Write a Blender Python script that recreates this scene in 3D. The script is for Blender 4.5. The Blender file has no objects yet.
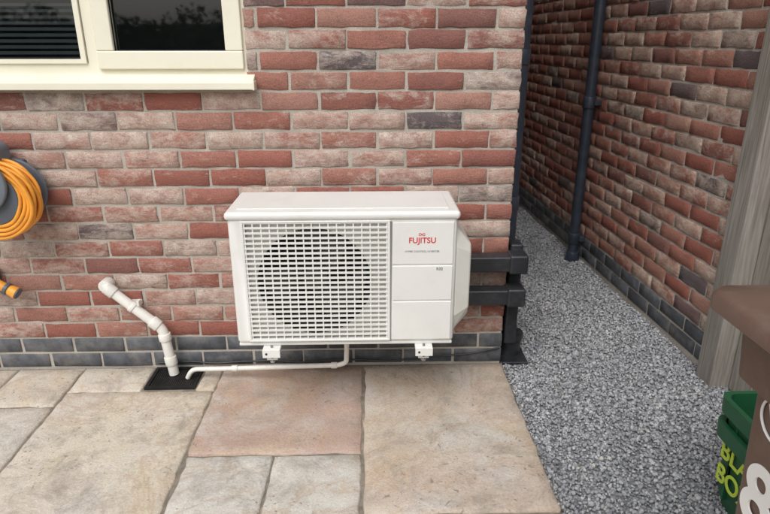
import bpy, bmesh, math, random
import numpy as np
from mathutils import Vector, Matrix
random.seed(7); rng=np.random.default_rng(7)
sc=bpy.context.scene; COL=sc.collection
# ------------------------------------------------------------------ helpers
def link(o,parent=None):
    COL.objects.link(o)
    if parent: o.parent=parent
    return o
def empty(name):
    e=bpy.data.objects.new(name,None); e.empty_display_size=.1; COL.objects.link(e); return e
def mesh(name,verts,faces,mat,parent=None,smooth=False,attr=None):
    m=bpy.data.meshes.new(name); m.from_pydata([tuple(v) for v in verts],[],[tuple(f) for f in faces]); m.update()
    if mat: m.materials.append(mat)
    if smooth: m.polygons.foreach_set('use_smooth',[True]*len(m.polygons))
    if attr is not None:
        a=m.attributes.new('bc','FLOAT_COLOR','FACE'); a.data.foreach_set('color',np.asarray(attr,dtype=np.float32).ravel())
    return link(bpy.data.objects.new(name,m),parent)
def bake(o):
    dg=bpy.context.evaluated_depsgraph_get(); dg.update()
    me=bpy.data.meshes.new_from_object(o.evaluated_get(dg)); 
    n=o.name; par=o.parent; mw=o.matrix_world.copy()
    bpy.data.objects.remove(o); 
    me.name=n
    no=bpy.data.objects.new(n,me); COL.objects.link(no); no.matrix_world=mw
    if par: no.parent=par
    return no
BF=[(0,3,2,1),(4,5,6,7),(0,1,5,4),(1,2,6,5),(2,3,7,6),(3,0,4,7)]
def bv(lo,hi):
    a,b,c=lo;d,e,f=hi
    return [(a,b,c),(d,b,c),(d,e,c),(a,e,c),(a,b,f),(d,b,f),(d,e,f),(a,e,f)]
def box(name,lo,hi,mat,parent=None,bev=0,seg=2):
    o=mesh(name,bv(lo,hi),BF,mat,parent)
    if bev:
        md=o.modifiers.new('b','BEVEL'); md.width=bev; md.segments=seg; md.limit_method='ANGLE'
        o.data.polygons.foreach_set('use_smooth',[True]*6)
        w=o.modifiers.new('w','WEIGHTED_NORMAL'); w.keep_sharp=False
    return o
def boxes(name,lst,mat,parent=None):
    V=[];F=[]
    for lo,hi in lst:
        n=len(V); V+=bv(lo,hi); F+=[tuple(i+n for i in f) for f in BF]
    return mesh(name,V,F,mat,parent)
def fillet(pts,r,n=6):
    P=[Vector(p) for p in pts]; out=[P[0]]
    for i in range(1,len(P)-1):
        a=(P[i-1]-P[i]); b=(P[i+1]-P[i]); rr=min(r,a.length*.49,b.length*.49)
        A=P[i]+a.normalized()*rr; B=P[i]+b.normalized()*rr
        for k in range(n+1):
            t=k/n; out.append(A*(1-t)**2+P[i]*2*t*(1-t)+B*t*t)
    out.append(P[-1]); return out
def tube(name,pts,r,mat,parent=None,fil=0,cyc=False,res=5):
    if fil: pts=fillet(pts,fil)
    c=bpy.data.curves.new(name,'CURVE'); c.dimensions='3D'; c.bevel_depth=r; c.bevel_resolution=res; c.use_fill_caps=True
    s=c.splines.new('POLY'); s.points.add(len(pts)-1)
    for i,p in enumerate(pts): s.points[i].co=(*p,1)
    s.use_cyclic_u=cyc; s.use_smooth=True
    c.materials.append(mat)
    return bake(link(bpy.data.objects.new(name,c),parent))
def cyl(name,p0,p1,r,mat,parent=None,r2=None,n=28,bev=0):
    p0=Vector(p0);p1=Vector(p1);r2=r if r2 is None else r2
    q=(p1-p0).to_track_quat('Z','Y'); V=[];F=[]
    for p,rr in ((p0,r),(p1,r2)):
        for k in range(n):
            a=2*math.pi*k/n; V.append(p+q@Vector((rr*math.cos(a),rr*math.sin(a),0)))
    for k in range(n): F.append((k,(k+1)%n,n+(k+1)%n,n+k))
    F.append(tuple(range(n-1,-1,-1))); F.append(tuple(range(n,2*n)))
    o=mesh(name,V,F,mat,parent,smooth=True)
    md=o.modifiers.new('b','BEVEL'); md.width=bev or min(r,r2)*.06; md.segments=2; md.limit_method='ANGLE'
    return o
def text(name,s,loc,size,rot,mat,parent,ext=.0004,align='CENTER',shear=0,off=0,sx=1):
    c=bpy.data.curves.new(name,'FONT'); c.body=s; c.size=size; c.extrude=ext; c.align_x=align; c.align_y='CENTER'; c.shear=shear; c.offset=off
    c.materials.append(mat)
    o=bpy.data.objects.new(name,c); o.location=loc; o.rotation_euler=rot; o.scale=(sx,1,1); link(o)
    bpy.context.view_layer.update()
    n=bake(o); n.parent=parent; return n
# ------------------------------------------------------------------ materials
class M:
    def __init__(s,name,rough=.6,spec=.5):
        s.m=bpy.data.materials.new(name); s.m.use_nodes=True; s.nt=s.m.node_tree; s.b=s.nt.nodes['Principled BSDF']
        s.b.inputs['Roughness'].default_value=rough
        s.b.inputs['Specular IOR Level'].default_value=spec
        s.tc=s.nt.nodes.new('ShaderNodeTexCoord'); s.co=s.tc.outputs['Object']
    def L(s,a,b): s.nt.links.new(a,b)
    def N(s,t): return s.nt.nodes.new(t)
    def inp(s,sock,v):
        if hasattr(v,'is_output'): s.L(v,sock)
        else: sock.default_value=v
    def math(s,op,a,b=0,c=None,clamp=False):
        n=s.N('ShaderNodeMath'); n.operation=op; n.use_clamp=clamp; s.inp(n.inputs[0],a); s.inp(n.inputs[1],b)
        if c is not None: s.inp(n.inputs[2],c)
        return n.outputs[0]
    def vm(s,op,a,b):
        n=s.N('ShaderNodeVectorMath'); n.operation=op; s.inp(n.inputs[0],a)
        if op=='SCALE': s.inp(n.inputs['Scale'],b)
        else: s.inp(n.inputs[1],b)
        return n.outputs[0]
    def noise(s,scale,detail=4,rough=.55,vec=None,dist=0,col=False):
        n=s.N('ShaderNodeTexNoise'); n.inputs['Scale'].default_value=scale; n.inputs['Detail'].default_value=detail; n.inputs['Roughness'].default_value=rough; n.inputs['Distortion'].default_value=dist
        s.L(vec if vec is not None else s.co,n.inputs['Vector']); return n.outputs['Color' if col else 'Fac']
    def vor(s,scale,vec=None,out='Distance'):
        n=s.N('ShaderNodeTexVoronoi'); n.inputs['Scale'].default_value=scale; s.L(vec if vec is not None else s.co,n.inputs['Vector']); return n.outputs[out]
    def ramp(s,fac,stops,interp='LINEAR'):
        n=s.N('ShaderNodeValToRGB'); n.color_ramp.interpolation=interp; e=n.color_ramp.elements
        while len(e)<len(stops): e.new(.5)
        for i,(p,c) in enumerate(stops):
            e[i].position=p; c=(c,c,c) if isinstance(c,(int,float)) else c; e[i].color=(*c,1)
        s.L(fac,n.inputs[0]); return n.outputs[0]
    def mix(s,fac,a,b,mode='MIX'):
        n=s.N('ShaderNodeMix'); n.data_type='RGBA'; n.blend_type=mode
        s.inp(n.inputs[0],fac)
        for k,v in ((6,a),(7,b)):
            if hasattr(v,'is_output'): s.L(v,n.inputs[k])
            else: n.inputs[k].default_value=(*v,1)
        return n.outputs[2]
    def color(s,c):
        if hasattr(c,'is_output'): s.L(c,s.b.inputs['Base Color'])
        else: s.b.inputs['Base Color'].default_value=(*c,1)
        return s
    def bump(s,h,strength=.4,dist=.002):
        n=s.N('ShaderNodeBump'); n.inputs['Strength'].default_value=strength; n.inputs['Distance'].default_value=dist
        s.L(h,n.inputs['Height']); s.L(n.outputs[0],s.b.inputs['Normal']); return s
    def rough(s,v): s.inp(s.b.inputs['Roughness'],v); return s
    def attr(s):
        n=s.N('ShaderNodeAttribute'); n.attribute_name='bc'; return n.outputs['Color']
    def sep(s,c):
        n=s.N('ShaderNodeSeparateColor'); s.L(c,n.inputs[0]); return n.outputs
def plain(name,c,rough=.5,spec=.5,var=.12,bump=.0,scale=8,dirt=None):
    k=M(name,rough,spec)
    n=k.noise(scale,3,.6)
    f=k.ramp(n,[(.3,1-var),(.7,1+var)])
    col=k.mix(1,(c),f,'MULTIPLY')
    if dirt:
        d=k.ramp(k.noise(scale*2.3,4,.7),[(.5,0),(.8,1)])
        col=k.mix(k.math('MULTIPLY',d,dirt[1]),col,dirt[0])
    k.color(col)
    if bump: k.bump(k.noise(scale*30,2),bump,.001)
    return k.m
# bricks
def brick_mat(name,palek,tone):
    k=M(name,.9,.22); a=k.attr(); r=k.sep(a)
    off=k.vm('SCALE',a,37.0); p=k.vm('ADD',k.co,off)
    base=k.ramp(r[0],[(0,(.13,.11,.115)),(.06,(.18,.135,.135)),(.09,(.26,.13,.11)),(.28,(.33,.125,.095)),(.5,(.37,.155,.12)),(.78,(.40,.195,.15)),(1,(.43,.25,.20))])
    base=k.mix(1,base,tone,'MULTIPLY')
    st=k.vm('MULTIPLY',p,(1,1,2.0))
    n1=k.noise(9,6,.78,st,.35)
    sm=k.math('ADD',k.math('MULTIPLY',n1,1.45),k.math('MULTIPLY',r[1],.62))
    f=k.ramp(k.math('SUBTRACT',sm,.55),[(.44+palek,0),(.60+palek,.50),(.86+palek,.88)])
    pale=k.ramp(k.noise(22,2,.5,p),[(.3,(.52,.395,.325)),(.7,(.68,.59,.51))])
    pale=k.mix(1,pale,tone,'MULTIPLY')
    c=k.mix(f,base,pale)
    n2=k.noise(17,5,.75,k.vm('ADD',st,(5,3,1)),.3)
    f2=k.ramp(n2,[(.50,0),(.66,.62)])
    c=k.mix(f2,c,k.mix(.55,base,(.18,.10,.09)))
    sp=k.ramp(k.noise(240,2,.7,p),[(.3,.70),(.7,1.22)])
    c=k.mix(1,c,sp,'MULTIPLY')
    big=k.ramp(k.noise(1.1,3,.6),[(.3,.88),(.7,1.08)])
    c=k.mix(1,c,big,'MULTIPLY')
    k.color(c)
    h=k.math('ADD',k.noise(60,5,.75,st),k.math('MULTIPLY',f,.3))
    k.bump(h,.85,.005)
    return k.m
def blue_mat():
    k=M('blue_engineering_brick',.55,.45); a=k.attr(); r=k.sep(a)
    c=k.ramp(r[0],[(0,(.055,.059,.067)),(1,(.11,.117,.13))])
    n=k.ramp(k.noise(18,4,.6),[(.35,.7),(.7,1.4)])
    c=k.mix(1,c,n,'MULTIPLY')
    d=k.ramp(k.noise(7,4,.7),[(.48,0),(.72,.5)])
    k.color(k.mix(d,c,(.28,.26,.23))); k.bump(k.noise(80,3),.4,.002); return k.m
def mortar_mat():
    k=M('mortar',.95,.2)
    c=k.ramp(k.noise(5,4,.6),[(.3,(.39,.35,.30)),(.7,(.55,.505,.44))])
    sp=k.ramp(k.noise(220,2,.7),[(.3,.72),(.7,1.15)])
    k.color(k.mix(1,c,sp,'MULTIPLY')); k.bump(k.noise(140,3,.7),.8,.003); return k.m
def slab_mat():
    k=M('sandstone',.8,.3); a=k.attr(); r=k.sep(a)
    p=k.vm('ADD',k.co,k.vm('SCALE',a,21.0))
    base=k.ramp(r[0],[(0,(.44,.315,.27)),(.25,(.52,.44,.37)),(.45,(.57,.50,.405)),(.68,(.64,.58,.465)),(.85,(.60,.57,.50)),(1,(.575,.56,.52))])
    n=k.noise(2.6,5,.62,p,1.2)
    c=k.mix(k.ramp(n,[(.42,0),(.58,.7)]),base,k.mix(r[1],(.68,.645,.575),(.50,.345,.27)))
    gcl=k.noise(3.3,4,.6,k.vm('ADD',p,(7,1,4)),.6)
    c=k.mix(k.ramp(gcl,[(.50,0),(.64,.5)]),c,(.60,.58,.54))
    # ochre iron staining
    oc=k.noise(1.9,5,.7,k.vm('ADD',p,(1,5,8)),1.2)
    c=k.mix(k.ramp(oc,[(.50,0),(.66,.5)]),c,(.55,.42,.27))
    wv=k.noise(1.5,5,.7,k.vm('ADD',p,(3,9,2)),1.6)
    vein=k.ramp(k.math('ABSOLUTE',k.math('SUBTRACT',wv,.5)),[(0,.5),(.02,.2),(.06,0)])
    c=k.mix(vein,c,(.44,.31,.21))
    st=k.ramp(k.noise(5,6,.78,p,.5),[(.49,0),(.66,.72)])      # grime
    c=k.mix(st,c,(.33,.29,.245))
    ps=k.ramp(k.vor(34,k.vm('ADD',p,k.vm('SCALE',k.noise(11,3,.5,p,0,True),.16))),[(.08,.7),(.24,0)])
    ps=k.math('MULTIPLY',ps,k.ramp(k.noise(3.5,3,.5,p),[(.44,0),(.56,1)]))
    c=k.mix(ps,c,(.17,.15,.13))
    sp=k.ramp(k.noise(150,3,.7),[(.3,.80),(.7,1.12)])
    k.color(k.mix(1,c,sp,'MULTIPLY'))
    h=k.math('ADD',k.noise(7,5,.6,p,.5),k.math('MULTIPLY',k.noise(70,4,.6,p),.3))
    k.bump(h,.7,.009); k.rough(k.ramp(n,[(.3,.6),(.7,.9)])); return k.m
def stone_mat():
    k=M('gravel_stone',.85,.3); a=k.attr(); r=k.sep(a)
    c=k.ramp(r[0],[(0,(.215,.22,.235)),(.35,(.31,.318,.333)),(.75,(.41,.42,.435)),(.95,(.52,.52,.53)),(1,(.54,.50,.44))])
    n=k.ramp(k.noise(120,2,.6),[(.3,.85),(.7,1.15)])
    c=k.mix(1,c,n,'MULTIPLY')
    k.color(k.mix(1,c,k.ramp(k.noise(2.2,3,.6),[(.3,.85),(.7,1.08)]),'MULTIPLY')); return k.m
def gravel_base_mat():
    k=M('gravel_bed',.95,.2)
    c=k.ramp(k.vor(85,None,'Color'),[(0,(.14,.145,.15)),(.5,(.26,.265,.275)),(1,(.42,.42,.43))])
    k.color(c); k.bump(k.vor(85),1,.01); return k.m
def wood_mat():
    k=M('weathered_wood',.85,.2); a=k.attr(); r=k.sep(a)
    p=k.vm('ADD',k.vm('MULTIPLY',k.co,(14,14,.7)),k.vm('SCALE',a,30))
    n=k.noise(3,6,.65,p,1.5)
    c=k.ramp(n,[(.3,(.19,.165,.14)),(.5,(.33,.30,.265)),(.72,(.46,.43,.385))])
    g=k.ramp(k.noise(1.6,3),[(.45,0),(.8,.35)])
    c=k.mix(g,c,(.25,.26,.19))
    k.color(k.mix(1,c,k.ramp(r[0],[(0,.85),(1,1.12)]),'MULTIPLY')); k.bump(k.noise(8,5,.7,p),.6,.003); return k.m
def grass_mat():
    k=M('lawn',.9,.2); c=k.ramp(k.noise(30,6,.7),[(.3,(.035,.06,.015)),(.7,(.09,.13,.035))]); k.color(c); k.bump(k.noise(200,3),1,.02); return k.m
def leaf_mat():
    k=M('leaf',.5,.4); a=k.attr(); r=k.sep(a); k.color(k.ramp(r[0],[(0,(.03,.055,.018)),(.6,(.06,.10,.03)),(1,(.12,.17,.06))])); return k.m
def glass_mat():
    m=bpy.data.materials.new('window_glass'); m.use_nodes=True; nt=m.node_tree; nt.nodes.clear()
    o=nt.nodes.new('ShaderNodeOutputMaterial'); mx=nt.nodes.new('ShaderNodeMixShader'); g=nt.nodes.new('ShaderNodeBsdfGlossy'); t=nt.nodes.new('ShaderNodeBsdfTransparent'); f=nt.nodes.new('ShaderNodeFresnel')
    f.inputs[0].default_value=1.6; g.inputs['Roughness'].default_value=.03; t.inputs[0].default_value=(.75,.8,.78,1)
    mu=nt.nodes.new('ShaderNodeMath'); mu.operation='MULTIPLY'; mu.inputs[1].default_value=1.4; mu.use_clamp=True
    nt.links.new(f.outputs[0],mu.inputs[0]); nt.links.new(mu.outputs[0],mx.inputs[0]); nt.links.new(t.outputs[0],mx.inputs[1]); nt.links.new(g.outputs[0],mx.inputs[2]); nt.links.new(mx.outputs[0],o.inputs[0])
    return m
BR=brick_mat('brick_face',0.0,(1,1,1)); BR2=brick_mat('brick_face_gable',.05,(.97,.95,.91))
BL=blue_mat();MO=mortar_mat();SL=slab_mat();ST=stone_mat();GB=gravel_base_mat();WD=wood_mat();GR=grass_mat();LF=leaf_mat();GLS=glass_mat()
CREAM=plain('cream_upvc',(.82,.78,.64),.32,.5,.03,0,3,((.5,.46,.35),.15))
ACW=plain('painted_steel_white',(.77,.765,.73),.38,.5,.02,0,4,((.56,.53,.46),.25))
ACW2=plain('painted_steel_cover',(.70,.685,.63),.42,.5,.03,0,4,((.5,.46,.38),.25))
PLW=plain('white_plastic',(.76,.745,.69),.4,.5,.05,0,12,((.42,.38,.30),.45))
BLK=plain('black_plastic',(.026,.028,.032),.38,.5,.2,.1,10,((.10,.10,.10),.45))
NAVY=plain('downpipe_plastic',(.030,.039,.055),.38,.5,.2,0,6,((.12,.13,.14),.35))
DGR=plain('dark_grey_plastic',(.10,.115,.14),.45,.5,.1,0,12)
FAN=plain('fan_grey',(.10,.105,.11),.5,.5,.1,0,8)
BARL=plain('fan_barrel_shade',(.045,.045,.048),.7,.3,.1,0,8)  # shade inside the fan opening put into the barrel colour
COILSH=plain('coil_cavity_shade',(.06,.06,.062),.6,.4,.3,.3,30)  # coil at the back, and cavity shade painted on the side walls
ORG=plain('orange_hose',(.88,.37,.045),.42,.5,.10,0,20)
BRN=plain('brown_bin_plastic',(.115,.064,.045),.42,.5,.1,.25,6,((.20,.15,.12),.35))
BRL=plain('brown_lid_plastic',(.14,.085,.062),.5,.5,.1,.25,6,((.26,.20,.17),.4))
GRN=plain('green_box_plastic',(.015,.10,.04),.42,.5,.1,.2,8,((.08,.14,.08),.3))
LIME=plain('lime_print',(.55,.70,.08),.6,.3,.05)
WHT=plain('white_print',(.8,.8,.78),.6,.3,.05)
RED=plain('red_print',(.6,.04,.04),.5,.3,.02)
GTX=plain('grey_print',(.25,.25,.25),.5,.3,.02)
STL=plain('steel',(.4,.4,.4),.35,.5,.2)
STL.node_tree.nodes['Principled BSDF'].inputs['Metallic'].default_value=.9
IRON=plain('cast_black',(.013,.013,.014),.6,.3,.3,.3,20,((.05,.045,.035),.4))
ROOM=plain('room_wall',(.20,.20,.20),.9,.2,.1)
BLIND=plain('blind_slat',(.26,.28,.30),.6,.3,.1)
JNT=plain('slab_joint',(.24,.21,.17),.95,.2,.35,.6,14,((.08,.07,.055),.8))
# ------------------------------------------------------------------ block surfaces (bricks, slabs)
class Blocks:
    def __init__(s,O,U,V,N): s.O,s.U,s.V,s.Nn=[np.array(a,float) for a in (O,U,V,N)]; s.v=[];s.f=[];s.c=[];s.n=0
    def add(s,u0,v0,w,h,col,nu=6,nv=3,bev=.003,jit=.0013,out=.0012,depth=.016,tilt=.0008,rb=.003):
        us=np.concatenate([[0,bev],np.linspace(bev,w-bev,nu)[1:-1],[w-bev,w]]); vs=np.concatenate([[0,bev],np.linspace(bev,h-bev,nv)[1:-1],[h-bev,h]])
        A,B=np.meshgrid(us,vs); nr,nc=A.shape
        eu=rng.normal(0,jit,(nr,nc)); ev=rng.normal(0,jit,(nr,nc))
        mu=np.zeros_like(A,bool); mu[:2]=mu[-2:]=True; mu2=np.zeros_like(A,bool); mu2[:,:2]=mu2[:,-2:]=True
        ev[1]=ev[0]; ev[-2]=ev[-1]; eu[:,1]=eu[:,0]; eu[:,-2]=eu[:,-1]
        A=A+np.where(mu2,eu,0); B=B+np.where(mu,ev,0)
        n=rng.normal(0,out,(nr,nc))+rng.normal(0,tilt)*(A/w-.5)*2+rng.normal(0,tilt)*(B/h-.5)*2+rng.normal(0,out)
        n[0]-=rb;n[-1]-=rb;n[:,0]-=rb;n[:,-1]-=rb
        per=[(0,j) for j in range(nc)]+[(i,nc-1) for i in range(1,nr)]+[(nr-1,j) for j in range(nc-2,-1,-1)]+[(i,0) for i in range(nr-2,0,-1)]
        P=np.stack([A.ravel()+u0,B.ravel()+v0,n.ravel()],1)
        pi=[i*nc+j for i,j in per]; Q=P[pi].copy(); Q[:,2]=-depth
        P=np.concatenate([P,Q]); W=s.O+P[:,:1]*s.U+P[:,1:2]*s.V+P[:,2:]*s.Nn
        b=s.n; s.v.append(W); fs=[]
        for i in range(nr-1):
            for j in range(nc-1): fs.append((b+i*nc+j,b+i*nc+j+1,b+(i+1)*nc+j+1,b+(i+1)*nc+j))
        K=len(pi); t=b+nr*nc
        for k in range(K):
            k2=(k+1)%K; fs.append((b+pi[k2],b+pi[k],t+k,t+k2))
        if np.dot(np.cross(s.U,s.V),s.Nn)<0: fs=[f[::-1] for f in fs]
        s.f+=fs; s.c+=[(*col,1)]*len(fs); s.n+=len(P)
    def make(s,name,mat,parent): return mesh(name,np.concatenate(s.v),s.f,mat,parent,smooth=True,attr=s.c)
def brick_wall(name,O,U,V,N,length,courses,parent,skip=None,start_header=False,plinth=2,palebias=None,mat=None):
    A=Blocks(O,U,V,N); B=Blocks(O,U,V,N)
    for r in range(courses):
        z=r*.075
        first=.1025 if (r%2==int(start_header)) else .215
        x=0; k=0
        while x<length:
            w=first if k==0 else .215
            w=min(w,length-x)
            if w<.03: break
            blk=[(x,w)]
            if skip: blk=skip(x,w,z)
            for (bx,bw) in blk:
                if bw<.02: continue
                c=(rng.random(),rng.random(),rng.random())
                wd=bw+rng.normal(0,.0015)
                if r<plinth: B.add(bx,z+.005,wd,.065,c,bev=.003,jit=.0004,out=.0004,nu=3,nv=2)
                else:
                    if palebias: c=(c[0],min(1,max(0,c[1]+palebias(bx,z))),c[2])
                    A.add(bx,z+.005+rng.normal(0,.0008),wd,.065+rng.normal(0,.0012),c)
            x+=w+.010; k+=1
    A.make(name+'_bricks',mat or BR,parent); B.make(name+'_plinth_bricks',BL,parent)
# ------------------------------------------------------------------ house
house=empty('brick_house')
CX=.59; WL=-.458   # corner x, window right edge
WLx=-2.3; WB=1.206; WT=2.25
def skip(x,w,z):
    if z+.04<WB or z>WT: return [(x,w)]
    a=CX-WL+.004; b=CX-WLx
    res=[]
    if x<a: res.append((x,min(w,a-x)))
    if x+w>b: s=max(x,b+.004); res.append((s,x+w-s))
    return res
def pb(x,z):
    return (.12 if (x>1.15 and .35<z<1.1) else 0)+(-.08 if z>1.15 else 0)
brick_wall('front_wall',(CX,0,0),(-1,0,0),(0,0,1),(0,-1,0),4.6,34,house,skip,True,2,pb)
brick_wall('side_wall',(CX,.013,0),(0,1,0),(0,0,1),(1,0,0),7.0,34,house,None,False,2)
mz=.0045
boxes('wall_mortar',[((-4,mz,-.1),(CX-mz,.25,WB)),((WL,mz,WB),(CX-mz,.25,2.55)),((-4,mz,WB),(WLx,.25,2.55)),((WLx,mz,WT),(WL,.25,2.55)),
   ((CX-.25,.25,-.1),(CX-mz,7.1,2.55)),((-4,6.9,-.1),(CX-.25,7.1,2.55)),((-4,.25,-.1),(-3.8,6.9,2.55))],MO,house)
mesh('roof',[(-4.2,-.25,2.6),(.75,-.25,2.6),(.75,3.5,4.6),(-4.2,3.5,4.6),(.75,7.3,2.6),(-4.2,7.3,2.6)],[(0,1,2,3),(3,2,4,5),(1,4,2),(0,3,5),(0,5,4,1)],plain('roof_tile',(.12,.09,.08),.9,.2,.2),house)
# window
wy=.022
boxes('window_frame',[((WLx,wy,1.262),(WL,wy+.07,1.302)),((WLx,wy,WT-.05),(WL,wy+.07,WT)),((WL-.042,wy,1.302),(WL,wy+.07,WT-.05)),((WLx,wy,1.302),(WLx+.05,wy+.07,WT-.05)),((-1.062,wy,1.302),(-1.002,wy+.07,WT-.05))],CREAM,house)
def sash(x0,x1,z0,z1,y,t,nm):
    lst=[((x0,y,z0),(x1,y+.05,z0+t)),((x0,y,z1-t),(x1,y+.05,z1)),((x0,y,z0+t),(x0+t,y+.05,z1-t)),((x1-t,y,z0+t),(x1,y+.05,z1-t))]
    for i,(lo,hi) in enumerate(lst): box(f'{nm}_rail_{i}',lo,hi,CREAM,house,.005)
sash(-1.022,-.474,1.281,WT-.03,.006,.066,'casement')
boxes('glazing_bead',[((-1.085,.012,1.302),(-1.066,.03,WT-.052)),((WLx+.05,.012,1.302),(-1.085,.03,1.318))],CREAM,house)
boxes('glazing_gasket',[((-.962,.02,1.345),(-.956,.035,WT-.1)),((-.54,.02,1.345),(-.534,.035,WT-.1)),((-.962,.02,1.344),(-.534,.035,1.350))],BLK,house)
mesh('casement_glass',[(-.956,.04,1.34),(-.536,.04,1.34),(-.536,.04,WT-.09),(-.956,.04,WT-.09)],[(0,1,2,3)],GLS,house)
mesh('fixed_glass',[(WLx+.05,.045,1.30),(-1.062,.045,1.30),(-1.062,.045,WT-.05),(WLx+.05,.045,WT-.05)],[(0,1,2,3)],GLS,house)
sx0,sx1=WLx-.03,-.433
def recalc(o):
    b=bmesh.new(); b.from_mesh(o.data); bmesh.ops.recalc_face_normals(b,faces=b.faces); b.to_mesh(o.data); b.free()
def prism(name,prof,x0,x1,mat,parent,bev=.003):
    n=len(prof); V=[(x0,y,z) for y,z in prof]+[(x1,y,z) for y,z in prof]
    F=[tuple(range(n)),tuple(range(2*n-1,n-1,-1))]+[(i,n+i,n+(i+1)%n,(i+1)%n) for i in range(n)]
    o=mesh(name,V,F,mat,parent); recalc(o)
    if bev:
        md=o.modifiers.new('b','BEVEL'); md.width=bev; md.segments=2
    return o
prism('window_sill',[(-.052,1.209),(-.052,1.236),(.0,1.262),(.09,1.264),(.09,1.209)],sx0,sx1,CREAM,house)
box('sill_end_cap',(sx1-.004,-.055,1.207),(sx1+.004,.004,1.240),CREAM,house,.002)
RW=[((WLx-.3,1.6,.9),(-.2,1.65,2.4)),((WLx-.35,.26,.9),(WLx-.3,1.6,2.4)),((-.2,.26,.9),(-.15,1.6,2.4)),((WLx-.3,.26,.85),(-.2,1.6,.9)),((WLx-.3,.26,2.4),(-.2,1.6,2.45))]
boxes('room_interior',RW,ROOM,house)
z=1.31; V=[];F=[]
while z<WT-.08:
    n=len(V); V+=[(WLx+.06,.13,z),(-1.07,.13,z),(-1.07,.148,z+.012),(WLx+.06,.148,z+.012)]; F.append((n,n+1,n+2,n+3)); z+=.022
mesh('venetian_blind',V,F,BLIND,house)
# ------------------------------------------------------------------ neighbouring house
nb=empty('brick_house')
a=np.array([1.491,.089]);b_=np.array([1.353,2.737]); d=(b_-a)/np.linalg.norm(b_-a); O=a-d*.17
nn=np.array([-d[1],d[0]])
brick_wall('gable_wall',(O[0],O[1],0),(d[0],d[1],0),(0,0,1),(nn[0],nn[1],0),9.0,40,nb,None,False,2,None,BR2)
def wp(u,n,z): return (O[0]+d[0]*u+nn[0]*n, O[1]+d[1]*u+nn[1]*n, z)
Vm=[wp(0.0,-mz,-.1),wp(9,-mz,-.1),wp(9,-.3,-.1),wp(0,-.3,-.1)]; Vm+=[(v[0],v[1],3.0) for v in Vm]
mesh('gable_mortar',Vm,[(0,3,2,1),(4,5,6,7),(0,1,5,4),(1,2,6,5),(2,3,7,6),(3,0,4,7)],MO,nb)
Vr=[wp(-.3,.15,2.99),wp(9.3,.15,2.99),wp(9.3,-4,5.4),wp(-.3,-4,5.4)]
mesh('roof',Vr+[(v[0],v[1],v[2]-.12) for v in Vr],[(0,1,2,3),(7,6,5,4),(0,4,5,1),(1,5,6,2),(2,6,7,3),(3,7,4,0)],bpy.data.materials['roof_tile'],nb)
# ------------------------------------------------------------------ downpipes
dp=empty('drainpipe')
tube('pipe',[(.632,.20,-.02),(.632,.20,2.5)],.033,NAVY,dp)
for z in (.70,1.32,2.2):
    cyl('collar',(.632,.20,z-.03),(.632,.20,z+.03),.038,NAVY,dp)
    box('clip',(.592,.15,z-.015),(.61,.25,z+.015),NAVY,dp)
cyl('gully_adaptor',(.655,.13,-.03),(.655,.13,.06),.055,BLK,dp)
cyl('gully_adaptor_collar',(.655,.13,.06),(.655,.13,.09),.064,BLK,dp)
cyl('adaptor_top',(.650,.15,.09),(.642,.18,.18),.048,BLK,dp,.036)
box('gully_surround',(.605,.02,-.03),(.725,.23,-.014),BLK,dp,.004)
dp2=empty('drainpipe')
px,py=1.363,1.38
tube('pipe',[(px,py,-.02),(px,py,2.9)],.033,NAVY,dp2)
for z in (.14,1.02,2.2):
    cyl('collar',(px,py,z-.035),(px,py,z+.035),.039,NAVY,dp2)
    box('clip',(px+.02,py-.045,z-.015),(px+.062,py+.045,z+.015),NAVY,dp2,.003)
cyl('base_shoe',(px,py,-.03),(px,py-.01,.05),.05,NAVY,dp2,.040)
# ------------------------------------------------------------------ pipe trunking from the unit round the corner
rp=empty('pipe_trunking')
for i,z in enumerate((.512,.362)):
    box(f'duct_{i}',(.28,-.100,z-.034),(.585,-.030,z+.034),BLK,rp,.009,3)
    box(f'end_socket_{i}',(.575,-.108,z-.041),(.652,-.022,z+.041),BLK,rp,.010,3)
    box(f'coupling_{i}',(.355,-.104,z-.038),(.385,-.026,z+.038),BLK,rp,.006,2)
    box(f'corner_piece_{i}',(.602,-.03,z-.033),(.650,.14,z+.033),BLK,rp,.008,3)
    box(f'wall_clip_{i}',(.48,-.03,z-.012),(.51,.0,z+.012),BLK,rp,.002)
box('riser',(.604,.02,.08),(.660,.10,.56),BLK,rp,.01,3)
# ------------------------------------------------------------------ air conditioner
ac=empty('air_conditioner_outdoor_unit')
X0,X1,Y0,Y1,Z0,Z1=-.490,.305,-.42,-.13,.332,.815
body=box('casing',(X0,Y0,Z0),(X1,Y1,Z1),ACW,None,.016,4)
body.modifiers.remove(body.modifiers['w'])
cut=box('cut',(-.432,-.5,.352),(.058,-.16,.798),None)
bm=body.modifiers.new('bool','BOOLEAN'); bm.object=cut; bm.operation='DIFFERENCE'; bm.solver='EXACT'
body=bake(body); bpy.data.objects.remove(cut); body.parent=ac
lid=box('lid',(X0-.008,Y0-.009,.806),(X1+.008,Y1+.006,.836),ACW,ac,.013,4)
box('lid_ridge',(X0+.03,Y0+.03,.8355),(X1-.03,Y1-.03,.840),ACW,ac,.003)
box('base_lip',(X0+.004,Y0+.006,.322),(X1-.004,Y1,.334),ACW,ac,.003)
cx,cz,R=-.200,.568,.203
yS=Y0+.020
n=96; V=[];F=[];V2=[];F2=[]
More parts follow.
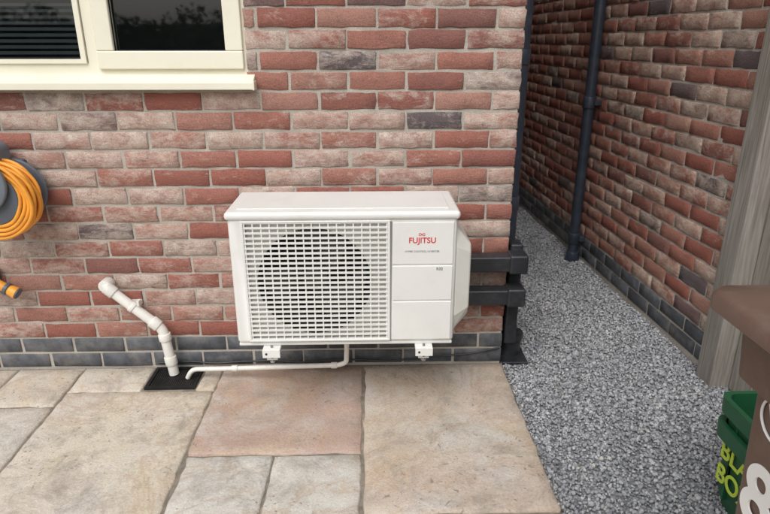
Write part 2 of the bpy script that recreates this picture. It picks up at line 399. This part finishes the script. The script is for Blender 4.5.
for k in range(n):
    t=2*math.pi*k/n; c,s=math.cos(t),math.sin(t)
    V.append((cx+R*c,yS+.0,cz+R*s))
    hx=(.0575-cx) if c>0 else (cx+.4315); hz=(.7975-cz) if s>0 else (cz-.3525)
    m=min(hx/max(abs(c),1e-6),hz/max(abs(s),1e-6)); V.append((cx+m*c,yS,cz+m*s))
    V2+=[(cx+R*c,yS+.001,cz+R*s),(cx+(R-.008)*c,yS+.07,cz+(R-.008)*s)]
for k in range(n):
    k2=(k+1)%n; F.append((2*k,2*k+1,2*k2+1,2*k2)); F2.append((2*k,2*k2,2*k2+1,2*k+1))
mesh('fan_shroud',V,F,ACW2,ac,smooth=False)
mesh('shroud_barrel',V2,F2,BARL,ac,smooth=True)
boxes('coil_shade_lining',[((-.431,-.20,.353),(.057,-.165,.797)),((-.4315,yS+.01,.3525),(-.428,-.2,.7975)),((.054,yS+.01,.3525),(.0575,-.2,.7975)),((-.428,yS+.01,.3525),(.054,-.2,.356)),((-.428,yS+.01,.794),(.054,-.2,.7975))],COILSH,ac)  # coil backing plus dark walls added to stand in for cavity shade
cyl('fan_hub',(cx,yS+.03,cz),(cx,yS+.10,cz),.045,FAN,ac)
V=[];F=[]
for bl_ in range(3):
    a0=bl_*2*math.pi/3+.4; n0=len(V); nu,nv=8,10
    for i in range(nu):
        r=.04+(.185-.04)*i/(nu-1); span=math.radians(48+34*i/(nu-1)); sw=.5*(i/(nu-1))
        for j in range(nv):
            t=j/(nv-1); an=a0+sw+span*t
            V.append((cx+r*math.cos(an),yS+.035+.06*t,cz+r*math.sin(an)))
    for i in range(nu-1):
        for j in range(nv-1): q0=n0+i*nv+j; F.append((q0,q0+1,q0+nv+1,q0+nv))
mesh('fan_blades',V,F,FAN,ac,smooth=True)
gx0,gx1,gz0,gz1=-.432,.058,.352,.798
bars=[]
NH,NV=24,17
for i in range(NH+1):
    z=gz0+(gz1-gz0)*i/NH; bars.append(((gx0-.004,Y0-.006,z-.0032),(gx1+.004,Y0+.002,z+.0032)))
ver=[]
for i in range(NV+1):
    x=gx0+(gx1-gx0)*i/NV; ver.append(((x-.0022,Y0-.0045,gz0-.003),(x+.0022,Y0+.003,gz1+.003)))
boxes('grille_slats',bars,ACW,ac); boxes('grille_ribs',ver,ACW,ac)
fr=[((gx0-.012,Y0-.008,gz1),(gx1+.012,Y0+.004,gz1+.007)),((gx0-.012,Y0-.008,gz0-.008),(gx1+.012,Y0+.004,gz0)),((gx0-.012,Y0-.008,gz0),(gx0-.003,Y0+.004,gz1)),((gx1+.003,Y0-.008,gz0),(gx1+.012,Y0+.004,gz1))]
for i,(lo,hi) in enumerate(fr): box(f'grille_frame_{i}',lo,hi,ACW,ac,.002)
px0,px1=.078,.292
for i,(z0,z1) in enumerate(((.345,.498),(.503,.636),(.641,.797))):
    box(f'service_panel_{i}',(px0,Y0-.004,z0),(px1,Y0+.004,z1),ACW,ac,.003)
boxes('panel_seam',[((px0-.006,Y0-.0008,.338),(px0-.003,Y0+.002,.800))],GTX,ac)
RF=(math.radians(90),0,0)
yT=Y0-.0045
text('logo','FUJITSU',(.182,yT,.730),.0285,RF,RED,ac,sx=.98,off=.0005)
tube('logo_loop',[(.180+.010*math.sin(t)*1.0,yT,.7525+.0042*math.sin(2*t)) for t in [2*math.pi*k/32 for k in range(32)]],.0010,RED,ac,cyc=True,res=2)
text('series_text','HYPER CONTROL INVERTER',(.182,yT,.690),.0095,RF,GTX,ac)
text('gas_label','R32',(.245,yT,.624),.0145,RF,GTX,ac,off=.0004)
def cover():
    x0=X1-.002; xo=X1+.058
    A=[(-.408,.43),(-.408,.70),(-.385,.775),(-.17,.775),(-.15,.70),(-.15,.38),(-.385,.355)]
    Bp=[(-.385,.46),(-.385,.67),(-.375,.70),(-.18,.70),(-.17,.67),(-.17,.44),(-.36,.42)]
    n=len(A); V=[(x0,y,z) for y,z in A]+[(xo,y,z) for y,z in Bp]
    F=[tuple(range(n-1,-1,-1)),tuple(range(n,2*n))]+[(i,(i+1)%n,n+(i+1)%n,n+i) for i in range(n)]
    o=mesh('valve_cover',V,F,ACW2,ac); recalc(o)
    md=o.modifiers.new('b','BEVEL'); md.width=.008; md.segments=3
cover()
for i,x in enumerate((-.365,.195)):
    box(f'bracket_arm_{i}',(x-.02,-.435,.272),(x+.02,-.012,.302),ACW,ac,.002)
    box(f'bracket_upright_{i}',(x-.022,-.010,.20),(x+.022,.0,.55),ACW,ac,.002)
    box(f'foot_{i}',(x-.032,-.448,.308),(x+.032,-.40,.322),ACW,ac,.002)
    box(f'foot_lip_{i}',(x-.032,-.451,.290),(x+.032,-.447,.322),ACW,ac,.001)
    cyl(f'rubber_mount_{i}',(x,-.43,.300),(x,-.43,.309),.016,BLK,ac)
    cyl(f'bolt_{i}',(x,-.43,.262),(x,-.43,.330),.005,STL,ac,n=12)
    cyl(f'nut_{i}',(x,-.43,.262),(x,-.43,.270),.010,STL,ac,n=6)
    cyl(f'slot_{i}',(x+.0,-.4355,.285),(x+.0,-.437,.285),.006,BLK,ac,n=12)
    cyl(f'slot_b_{i}',(x-.018,-.4505,.306),(x-.018,-.4522,.306),.0045,BLK,ac,n=12)
# ------------------------------------------------------------------ condensate drain pipe
cd=empty('condensate_pipe')
tube('pipe',[(-.80,-.10,.0),(-.775,-.105,.045),(-.60,-.115,.052),(-.14,-.155,.085),(-.105,-.16,.10),(-.10,-.20,.20),(-.10,-.22,.33)],.0105,PLW,cd,.03)
for p,q in (((-.60,-.115,.0525),(-.575,-.117,.0540)),((-.17,-.1525,.083),(-.145,-.1545,.0847))):
    cyl('coupling',p,q,.0135,PLW,cd)
cb=empty('cable')
pts=[]
for k in range(30):
    x=-.95+1.53*k/29; pts.append((x,-.012-.003*math.sin(k*1.7),.026+.005*math.sin(k*.9)+(.05*(k-22)/7 if k>22 else 0)))
tube('sheath',pts,.0042,BLK,cb,res=2)
# ------------------------------------------------------------------ waste pipe
w=empty('waste_pipe')
P=[(-1.115,.02,.415),(-1.115,-.045,.412),(-.895,-.055,.215),(-.868,-.065,.0)]
tube('pipe',P,.0215,PLW,w,.03)
def along(a,b,t): return tuple(Vector(a).lerp(Vector(b),t))
cyl('elbow_socket',along(P[1],P[2],.02),along(P[1],P[2],.16),.0265,PLW,w)
cyl('elbow_back',(-1.115,-.05,.412),(-1.115,-.002,.412),.0265,PLW,w)
cyl('bend_socket_top',along(P[1],P[2],.80),along(P[1],P[2],.93),.0265,PLW,w)
cyl('bend_socket_low',along(P[2],P[3],.10),along(P[2],P[3],.24),.0265,PLW,w)
cyl('joint_socket',along(P[2],P[3],.60),along(P[2],P[3],.78),.026,PLW,w)
cyl('clip_band',along(P[1],P[2],.44),along(P[1],P[2],.50),.0250,PLW,w)
box('clip_base',(-1.03,-.03,.312),(-.985,.0,.334),PLW,w,.003)
box('clip_tab',(-.985,-.068,.330),(-.975,-.04,.352),PLW,w,.002)
g=empty('drain_gully')
gx0,gx1,gy0,gy1=-.960,-.748,-.185,-.012
boxes('gully_frame',[((gx0,gy0,-.04),(gx1,gy0+.014,.004)),((gx0,gy1-.014,-.04),(gx1,gy1,.004)),((gx0,gy0+.014,-.04),(gx0+.014,gy1-.014,.004)),((gx1-.014,gy0+.014,-.04),(gx1,gy1-.014,.004))],IRON,g)
gb=[((gx0+.014,gy0+.014,-.045),(gx1-.014,gy1-.014,-.018))]
for k in range(21):
    x=gx0+.018+k*.0085; gb.append(((x,gy0+.014,-.014),(x+.005,gy1-.014,-.002)))
gb.append(((gx0+.014,-.105,-.015),(gx1-.014,-.095,-.003)))
boxes('gully_grate',gb,IRON,g)
# ------------------------------------------------------------------ hose reel
h=empty('hose_reel')
hc=(-1.405,-.12,.828)
def coil(k):
    r=.100+.0125*(k%4)+.002*math.sin(k*3); y=-.19+.030*(k//4)*.55
    return [(hc[0]+(r+.004*math.sin(3*t+k))*math.cos(t),y+.006*math.sin(2*t+k),hc[2]-.01+(r+.005*math.cos(2*t+k))*math.sin(t)) for t in [2*math.pi*i/48 for i in range(48)]]
for k in range(24): tube(f'hose_coil_{k}',coil(k),.0074,ORG,h,cyc=True,res=3)
cyl('drum',(hc[0],-.03,hc[2]),(hc[0],-.20,hc[2]),.10,DGR,h)
cyl('rear_flange',(hc[0],-.035,hc[2]),(hc[0],-.05,hc[2]),.13,DGR,h)
MG=plain('mid_grey_plastic',(.16,.185,.215),.4)
fc=(hc[0]-.028,hc[2]+.060)
cyl('front_flange',(fc[0],-.208,fc[1]),(fc[0],-.226,fc[1]),.108,MG,h,bev=.006)
cyl('front_boss',(fc[0],-.224,fc[1]),(fc[0],-.245,fc[1]),.065,DGR,h,.05,bev=.004)
box('housing_arm',(fc[0]-.10,-.222,fc[1]+.02),(fc[0]+.045,-.02,fc[1]+.135),MG,h,.035,5)
box('wall_plate',(hc[0]-.14,-.03,hc[2]-.12),(hc[0]+.05,-.0,hc[2]+.12),DGR,h,.01)
tube('crank',[(fc[0],-.245,fc[1]),(fc[0],-.262,fc[1]),(fc[0]-.07,-.265,fc[1]-.06),(fc[0]-.07,-.31,fc[1]-.06)],.009,DGR,h,.02)
tube('hose_tail',[(hc[0]-.1,-.16,hc[2]-.10),(hc[0]-.16,-.14,hc[2]-.26),(hc[0]-.21,-.10,.50),(-1.595,-.06,.455)],.0074,ORG,h,.1)
nz=empty('hose_spray_nozzle')
dx,dz=-.018,-.030
cyl('body',(-1.56+dx,-.055,.478+dz),(-1.485+dx,-.06,.438+dz),.022,ORG,nz,.019)
cyl('ring',(-1.50+dx,-.059,.446+dz),(-1.487+dx,-.06,.439+dz),.026,DGR,nz)
cyl('tip',(-1.487+dx,-.06,.439+dz),(-1.455+dx,-.062,.422+dz),.021,ORG,nz,.026)
cyl('end_cap',(-1.456+dx,-.062,.4225+dz),(-1.450+dx,-.0625,.419+dz),.024,DGR,nz)
tube('grip',[(-1.55+dx,-.06,.47+dz),(-1.56+dx,-.075,.42+dz),(-1.56+dx,-.085,.39+dz)],.014,DGR,nz,.03)
box('holder',(-1.62,-.035,.39),(-1.56,.0,.49),DGR,nz,.006)
# ------------------------------------------------------------------ patio
patio=empty('patio')
S=Blocks((0,0,0),(1,0,0),(0,1,0),(0,0,1)); J=.009
def slab(x0,x1,y0,y1,col,g=J):
    S.add(x0+g/2,y0+g/2,x1-x0-g,y1-y0-g,col,nu=max(4,int((x1-x0)/.04)),nv=max(4,int((y1-y0)/.04)),bev=.007,jit=.0024,out=.0006,depth=.035,tilt=.0015,rb=.005)
slab(-.662,-.033,-.626,-.006,(.05,.9,.3))
slab(-.033,.597,-.925,-.006,(.36,.55,.7))
slab(-.655,-.350,-1.235,-.626,(.98,.05,.2)); slab(-.350,-.033,-1.235,-.626,(.92,.1,.9))
slab(-1.276,-.662,-.930,-.198,(.67,.25,.5),J); slab(-1.276,-.968,-.198,-.006,(.67,.25,.5),.002); slab(-.739,-.662,-.198,-.006,(.67,.25,.5),.002)
slab(-1.575,-1.276,-.305,-.006,(.8,.2,.1)); slab(-2.18,-1.575,-.305,-.006,(.55,.4,.6)); slab(-1.89,-1.276,-.93,-.305,(.80,.15,.85)); slab(-2.5,-1.89,-.93,-.305,(.3,.3,.4))
slab(-2.5,-2.18,-.305,-.006,(.2,.3,.9))
slab(-.033,.29,-1.55,-.925,(.7,.3,.15)); slab(.29,.597,-1.55,-.925,(.15,.5,.45))
slab(-1.276,-.655,-1.235,-.93,(.5,.5,.35)); slab(-2.5,-1.276,-1.235,-.93,(.9,.4,.65))
slab(-.655,-.033,-1.55,-1.235,(.3,.6,.2)); slab(-1.276,-.655,-1.55,-1.235,(.1,.6,.2)); slab(-2.5,-1.276,-1.55,-1.235,(.6,.2,.5))
y=-1.55
while y>-4:
    hh=random.choice((.3,.61)); x=.597
    while x>-4:
        ww=random.choice((.3,.61,.91)); slab(x-ww,x,y-hh,y,tuple(rng.random(3))); x-=ww
    y-=hh
yy=-.006
for hh in (.61,.30,.61):
    x=-2.5
    while x>-4: slab(x-.61,x,yy-hh,yy,tuple(rng.random(3))); x-=.61
    yy-=hh
S.make('sandstone_slabs',SL,patio)
boxes('slab_bedding',[((-4.6,-4.6,-.06),(.588,-.0,-.0065))],JNT,patio)
# ------------------------------------------------------------------ ground + gravel
mesh('ground',[(-150,-150,-.07),(150,-150,-.07),(150,150,-.07),(-150,150,-.07)],[(0,1,2,3)],GR)
grav=empty('gravel')
def gz(x,y): return -.024+.008*np.sin(x*5.3+y*2.1)*np.cos(y*3.1-x)+.004*np.sin(y*9+x*7)
nx,ny=24,160; xs=np.linspace(.585,2.2,nx); ys=np.linspace(-4.5,9,ny)
V=[(x,y,float(gz(x,y))-.006) for y in ys for x in xs]
F=[(j*nx+i,j*nx+i+1,(j+1)*nx+i+1,(j+1)*nx+i) for j in range(ny-1) for i in range(nx-1)]
mesh('gravel_bed',V,F,GB,grav)
t=(1+5**.5)/2
ICO=np.array([(-1,t,0),(1,t,0),(-1,-t,0),(1,-t,0),(0,-1,t),(0,1,t),(0,-1,-t),(0,1,-t),(t,0,-1),(t,0,1),(-t,0,-1),(-t,0,1)])/math.sqrt(1+t*t)
IF=np.array([(0,11,5),(0,5,1),(0,1,7),(0,7,10),(0,10,11),(1,5,9),(5,11,4),(11,10,2),(10,7,6),(7,1,8),(3,9,4),(3,4,2),(3,2,6),(3,6,8),(3,8,9),(4,9,5),(2,4,11),(6,2,10),(8,6,7),(9,8,1)])
def stones(n,x0,x1,y0,y1,s0,s1,name,on=None):
    X=rng.uniform(x0,x1,n);Y=rng.uniform(y0,y1,n)
    if on is None:
        wx=O[0]+(Y-O[1])*d[0]/d[1]; lim=np.where(Y>O[1],wx-.006,1.56); lo=np.where(Y<0,.600,.60)
        keep=(X<lim)&(X>lo); X,Y=X[keep],Y[keep]; n=len(X); Zc=gz(X,Y)+rng.uniform(-.003,.006,n)
    else:
        X=x1-(x1-x0)*rng.random(n)**2.5; Zc=np.full(n,on)
    sz=rng.uniform(s0,s1,n)*rng.choice([1,1,.7,1.3],n); asp=rng.uniform(.55,1.25,(n,3)); asp[:,2]*=.8
    P=ICO[None]*(1+rng.uniform(-.28,.22,(n,12,1)))*asp[:,None]*sz[:,None,None]/2
    an=rng.uniform(0,2*math.pi,(n,3))
    for ax in range(3):
        c,s=np.cos(an[:,ax])[:,None],np.sin(an[:,ax])[:,None]; i,j=[(0,1),(1,2),(0,2)][ax]
        if ax: c,s=np.cos(an[:,ax]*.12)[:,None],np.sin(an[:,ax]*.12)[:,None]
        a_,b2=P[...,i].copy(),P[...,j].copy(); P[...,i]=a_*c-b2*s; P[...,j]=a_*s+b2*c
    P+=np.stack([X,Y,Zc],1)[:,None]
    faces=(IF[None]+12*np.arange(n)[:,None,None]).reshape(-1,3)
    me=bpy.data.meshes.new(name); me.vertices.add(n*12); me.vertices.foreach_set('co',P.astype(np.float32).ravel())
    me.loops.add(len(faces)*3); me.loops.foreach_set('vertex_index',faces.astype(np.int32).ravel())
    me.polygons.add(len(faces)); me.polygons.foreach_set('loop_start',np.arange(0,len(faces)*3,3,dtype=np.int32)); me.polygons.foreach_set('loop_total',np.full(len(faces),3,dtype=np.int32))
    me.update(); me.validate()
    c=np.ones((n,4),np.float32); c[:,0]=rng.random(n)
    at=me.attributes.new('bc','FLOAT_COLOR','FACE'); at.data.foreach_set('color',np.repeat(c,20,axis=0).ravel())
    me.materials.append(ST); link(bpy.data.objects.new(name,me),grav)
stones(46000,.59,1.57,-1.5,2.6,.009,.0165,'stones')
stones(7000,.59,1.57,-4.3,-1.5,.012,.019,'stones_near')
stones(8000,.59,1.57,2.6,8.5,.013,.022,'stones_far')
stones(46,.40,.592,-1.5,-.02,.004,.011,'stray_stones',.003)
# ------------------------------------------------------------------ fence
fence=empty('wooden_fence')
def fbox(lst,name):
    V=[];F=[];C=[]
    for lo,hi in lst:
        n=len(V); V+=bv(lo,hi); F+=[tuple(i+n for i in f) for f in BF]; C+=[(*rng.random(3),1)]*6
    o=mesh(name,V,F,WD,fence,attr=C); md=o.modifiers.new('b','BEVEL'); md.width=.004; md.segments=2; return o
fbox([((1.452,-.205,-.05),(1.555,-.088,1.95))]+[((1.50,y0-.05,-.05),(1.60,y0+.05,1.9)) for y0 in (-2.0,-3.8)],'posts')
bd=[]; y=-.212
while y>-4.4:
    bd.append(((1.53,y-.142,-.02),(1.55,y,1.86+random.uniform(-.004,.004)))); y-=.147
fbox(bd,'boards'); fbox([((1.567,-4.4,.3),(1.60,-.22,.38)),((1.567,-4.4,1.5),(1.60,-.22,1.58))],'rails')
# ------------------------------------------------------------------ wheelie bin
wb=empty('wheelie_bin')
def rrect(x0,x1,y0,y1,r,z,n=6):
    out=[]
    for cx_,cy_,a0 in ((x1-r,y1-r,0),(x0+r,y1-r,90),(x0+r,y0+r,180),(x1-r,y0+r,270)):
        for k in range(n+1):
            a=math.radians(a0+90*k/n); out.append((cx_+r*math.cos(a),cy_+r*math.sin(a),z))
    return out
def loft(name,rings,mat,parent,cap0=True,cap1=True,smooth=True):
    V=[];F=[];n=len(rings[0])
    for r in rings: V+=r
    for i in range(len(rings)-1):
        for k in range(n): F.append((i*n+k,i*n+(k+1)%n,(i+1)*n+(k+1)%n,(i+1)*n+k))
    if cap0: F.append(tuple(range(n-1,-1,-1)))
    if cap1: F.append(tuple((len(rings)-1)*n+k for k in range(n)))
    o=mesh(name,V,F,mat,parent,smooth=smooth)
    try: o.data.set_sharp_from_angle(angle=math.radians(40))
    except Exception: pass
    return o
loft('body',[rrect(.635,1.14,-2.12,-1.63,.03,.04),rrect(.622,1.15,-2.13,-1.62,.03,.08),rrect(.603,1.20,-2.15,-1.605,.03,.62),rrect(.592,1.22,-2.16,-1.600,.03,.90)],BRN,wb,cap1=False)
loft('rim',[rrect(.590,1.22,-2.165,-1.597,.03,.90),rrect(.562,1.24,-2.185,-1.585,.04,.905),rrect(.557,1.24,-2.19,-1.580,.04,.975),rrect(.565,1.23,-2.18,-1.59,.04,.985)],BRN,wb,cap0=False,cap1=True)
loft('lid',[rrect(.528,1.27,-2.205,-1.560,.03,.998),rrect(.520,1.275,-2.212,-1.553,.03,1.003),rrect(.520,1.275,-2.212,-1.553,.03,1.024),rrect(.526,1.27,-2.208,-1.558,.03,1.032),rrect(.57,1.25,-2.16,-1.60,.03,1.042),rrect(.66,1.15,-2.06,-1.70,.03,1.050)],BRL,wb)
tube('rear_handle',[(1.24,-2.08,.98),(1.33,-2.08,1.0),(1.33,-1.68,1.0),(1.24,-1.68,.98)],.015,BRN,wb,.04)
cyl('axle',(1.13,-2.18,.10),(1.13,-1.53,.10),.012,STL,wb)
for yy in (-2.19,-1.56): cyl('wheel',(1.14,yy-.022,.10),(1.14,yy+.022,.10),.10,BLK,wb,bev=.01)
rb2=(math.radians(90),0,math.radians(-90))
def fx(z): return .603-(z-.62)*(.011/.28)-.0030
text('house_number','85',(fx(.70),-1.632,.715),.15,rb2,WHT,wb,.0016,'LEFT',off=.003)
tube('emblem_ring',[(fx(.862+.05*math.sin(t))+.001,-1.676+.036*math.cos(t),.862+.035*math.sin(t)) for t in [2*math.pi*k/40 for k in range(40)]],.0022,WHT,wb,cyc=True,res=2)
for dy in (-.018,0,.018): tube('emblem_leaf',[(fx(.83+.06*k/8)+.001,-1.676+dy*1.4*(k/8),.832+.06*k/8) for k in range(9)],.0022,WHT,wb,res=2)
# ------------------------------------------------------------------ recycling boxes
def rbox(z0,name):
    e=empty(name); x0,x1,y0,y1=1.09,1.45,-1.36,-.835; H=.30
    z1=z0+H
    loft('tub',[rrect(x0+.03,x1-.03,y0+.03,y1-.03,.03,z0),rrect(x0+.012,x1-.012,y0+.012,y1-.012,.035,z0+H*.55),rrect(x0+.006,x1-.006,y0+.006,y1-.006,.035,z0+H*.82),rrect(x0-.012,x1+.012,y0-.012,y1+.012,.04,z0+H*.83),rrect(x0-.014,x1+.014,y0-.014,y1+.014,.04,z1),rrect(x0+.002,x1-.002,y0+.002,y1-.002,.035,z1),rrect(x0+.02,x1-.02,y0+.02,y1-.02,.03,z0+.04)],GRN,e)
    for yy in np.linspace(y0+.08,y1-.08,5): box('rib',(x0+.004,yy-.004,z0+.05),(x0+.02,yy+.004,z0+.245),GRN,e,.002)
    box('grip',(x0-.022,(y0+y1)/2-.06,z1-.05),(x0-.012,(y0+y1)/2+.06,z1-.02),GRN,e,.003)
    return e,x0
e1,x0_=rbox(-.022,'recycling_box')
e2,_=rbox(.062,'recycling_box')
text('recycle_text','BLACK\nBOX',(x0_+.001,-.870,.150),.085,rb2,LIME,e1,.0016,'LEFT',off=.001)
# ------------------------------------------------------------------ hedge at the far end of the garden (seen reflected in the window)
hd=empty('hedge')
box('dark_core',(-8,-10.6,-.1),(8,-9.6,1.65),plain('hedge_core',(.015,.02,.01),.9),hd)  # solid near-black box, shade behind the leaves put into its colour
n=13000
P=np.stack([rng.uniform(-8.1,8.1,n),rng.uniform(-10.7,-9.35,n),rng.uniform(0,1.85,n)],1); front=rng.random(n)<.7; P[front,1]=rng.normal(-9.45,.10,front.sum()); P[:,2]+=.13*np.sin(P[:,0]*1.7)+.08*np.sin(P[:,0]*5.1)
a_=rng.normal(size=(n,3)); a_/=np.linalg.norm(a_,axis=1)[:,None]; b2=np.cross(a_,rng.normal(size=(n,3))); b2/=np.linalg.norm(b2,axis=1)[:,None]
s=rng.uniform(.04,.09,(n,1)); Q=np.stack([P-a_*s,P-b2*s*.5,P+a_*s,P+b2*s*.5],1).reshape(-1,3)
mesh('leaves',Q,np.arange(4*n).reshape(-1,4).tolist(),LF,hd,attr=np.stack([rng.random(n)]*3+[np.ones(n)],1))
# ------------------------------------------------------------------ camera, light
cam=bpy.data.cameras.new('camera'); co=bpy.data.objects.new('camera',cam); COL.objects.link(co); sc.camera=co
cam.sensor_width=36; cam.lens=600/770*36; cam.clip_start=.02; cam.clip_end=500
co.location=(0,-2.4,1.39); co.rotation_euler=(math.radians(70),0,math.radians(-1.5))
el,az=math.radians(52),math.radians(200)
W=bpy.data.worlds.new('World'); sc.world=W; W.use_nodes=True; nt=W.node_tree; bg=nt.nodes['Background']
sk=nt.nodes.new('ShaderNodeTexSky'); sk.sky_type='NISHITA'; sk.sun_disc=False; sk.sun_elevation=el; sk.sun_rotation=az; sk.dust_density=3; sk.air_density=1
hs=nt.nodes.new('ShaderNodeHueSaturation'); hs.inputs['Saturation'].default_value=.3; hs.inputs['Value'].default_value=1
nt.links.new(sk.outputs[0],hs.inputs['Color']); nt.links.new(hs.outputs[0],bg.inputs['Color']); bg.inputs['Strength'].default_value=.15
sun=bpy.data.lights.new('sun','SUN'); sun.energy=1.8; sun.angle=math.radians(50); sun.color=(1,.99,.97)
so=bpy.data.objects.new('sun',sun); COL.objects.link(so)
dv=Vector((math.sin(az)*math.cos(el),math.cos(az)*math.cos(el),math.sin(el)))
so.rotation_euler=dv.to_track_quat('Z','Y').to_euler()
sc.view_settings.view_transform='Standard'; sc.view_settings.look='None'; sc.view_settings.exposure=0
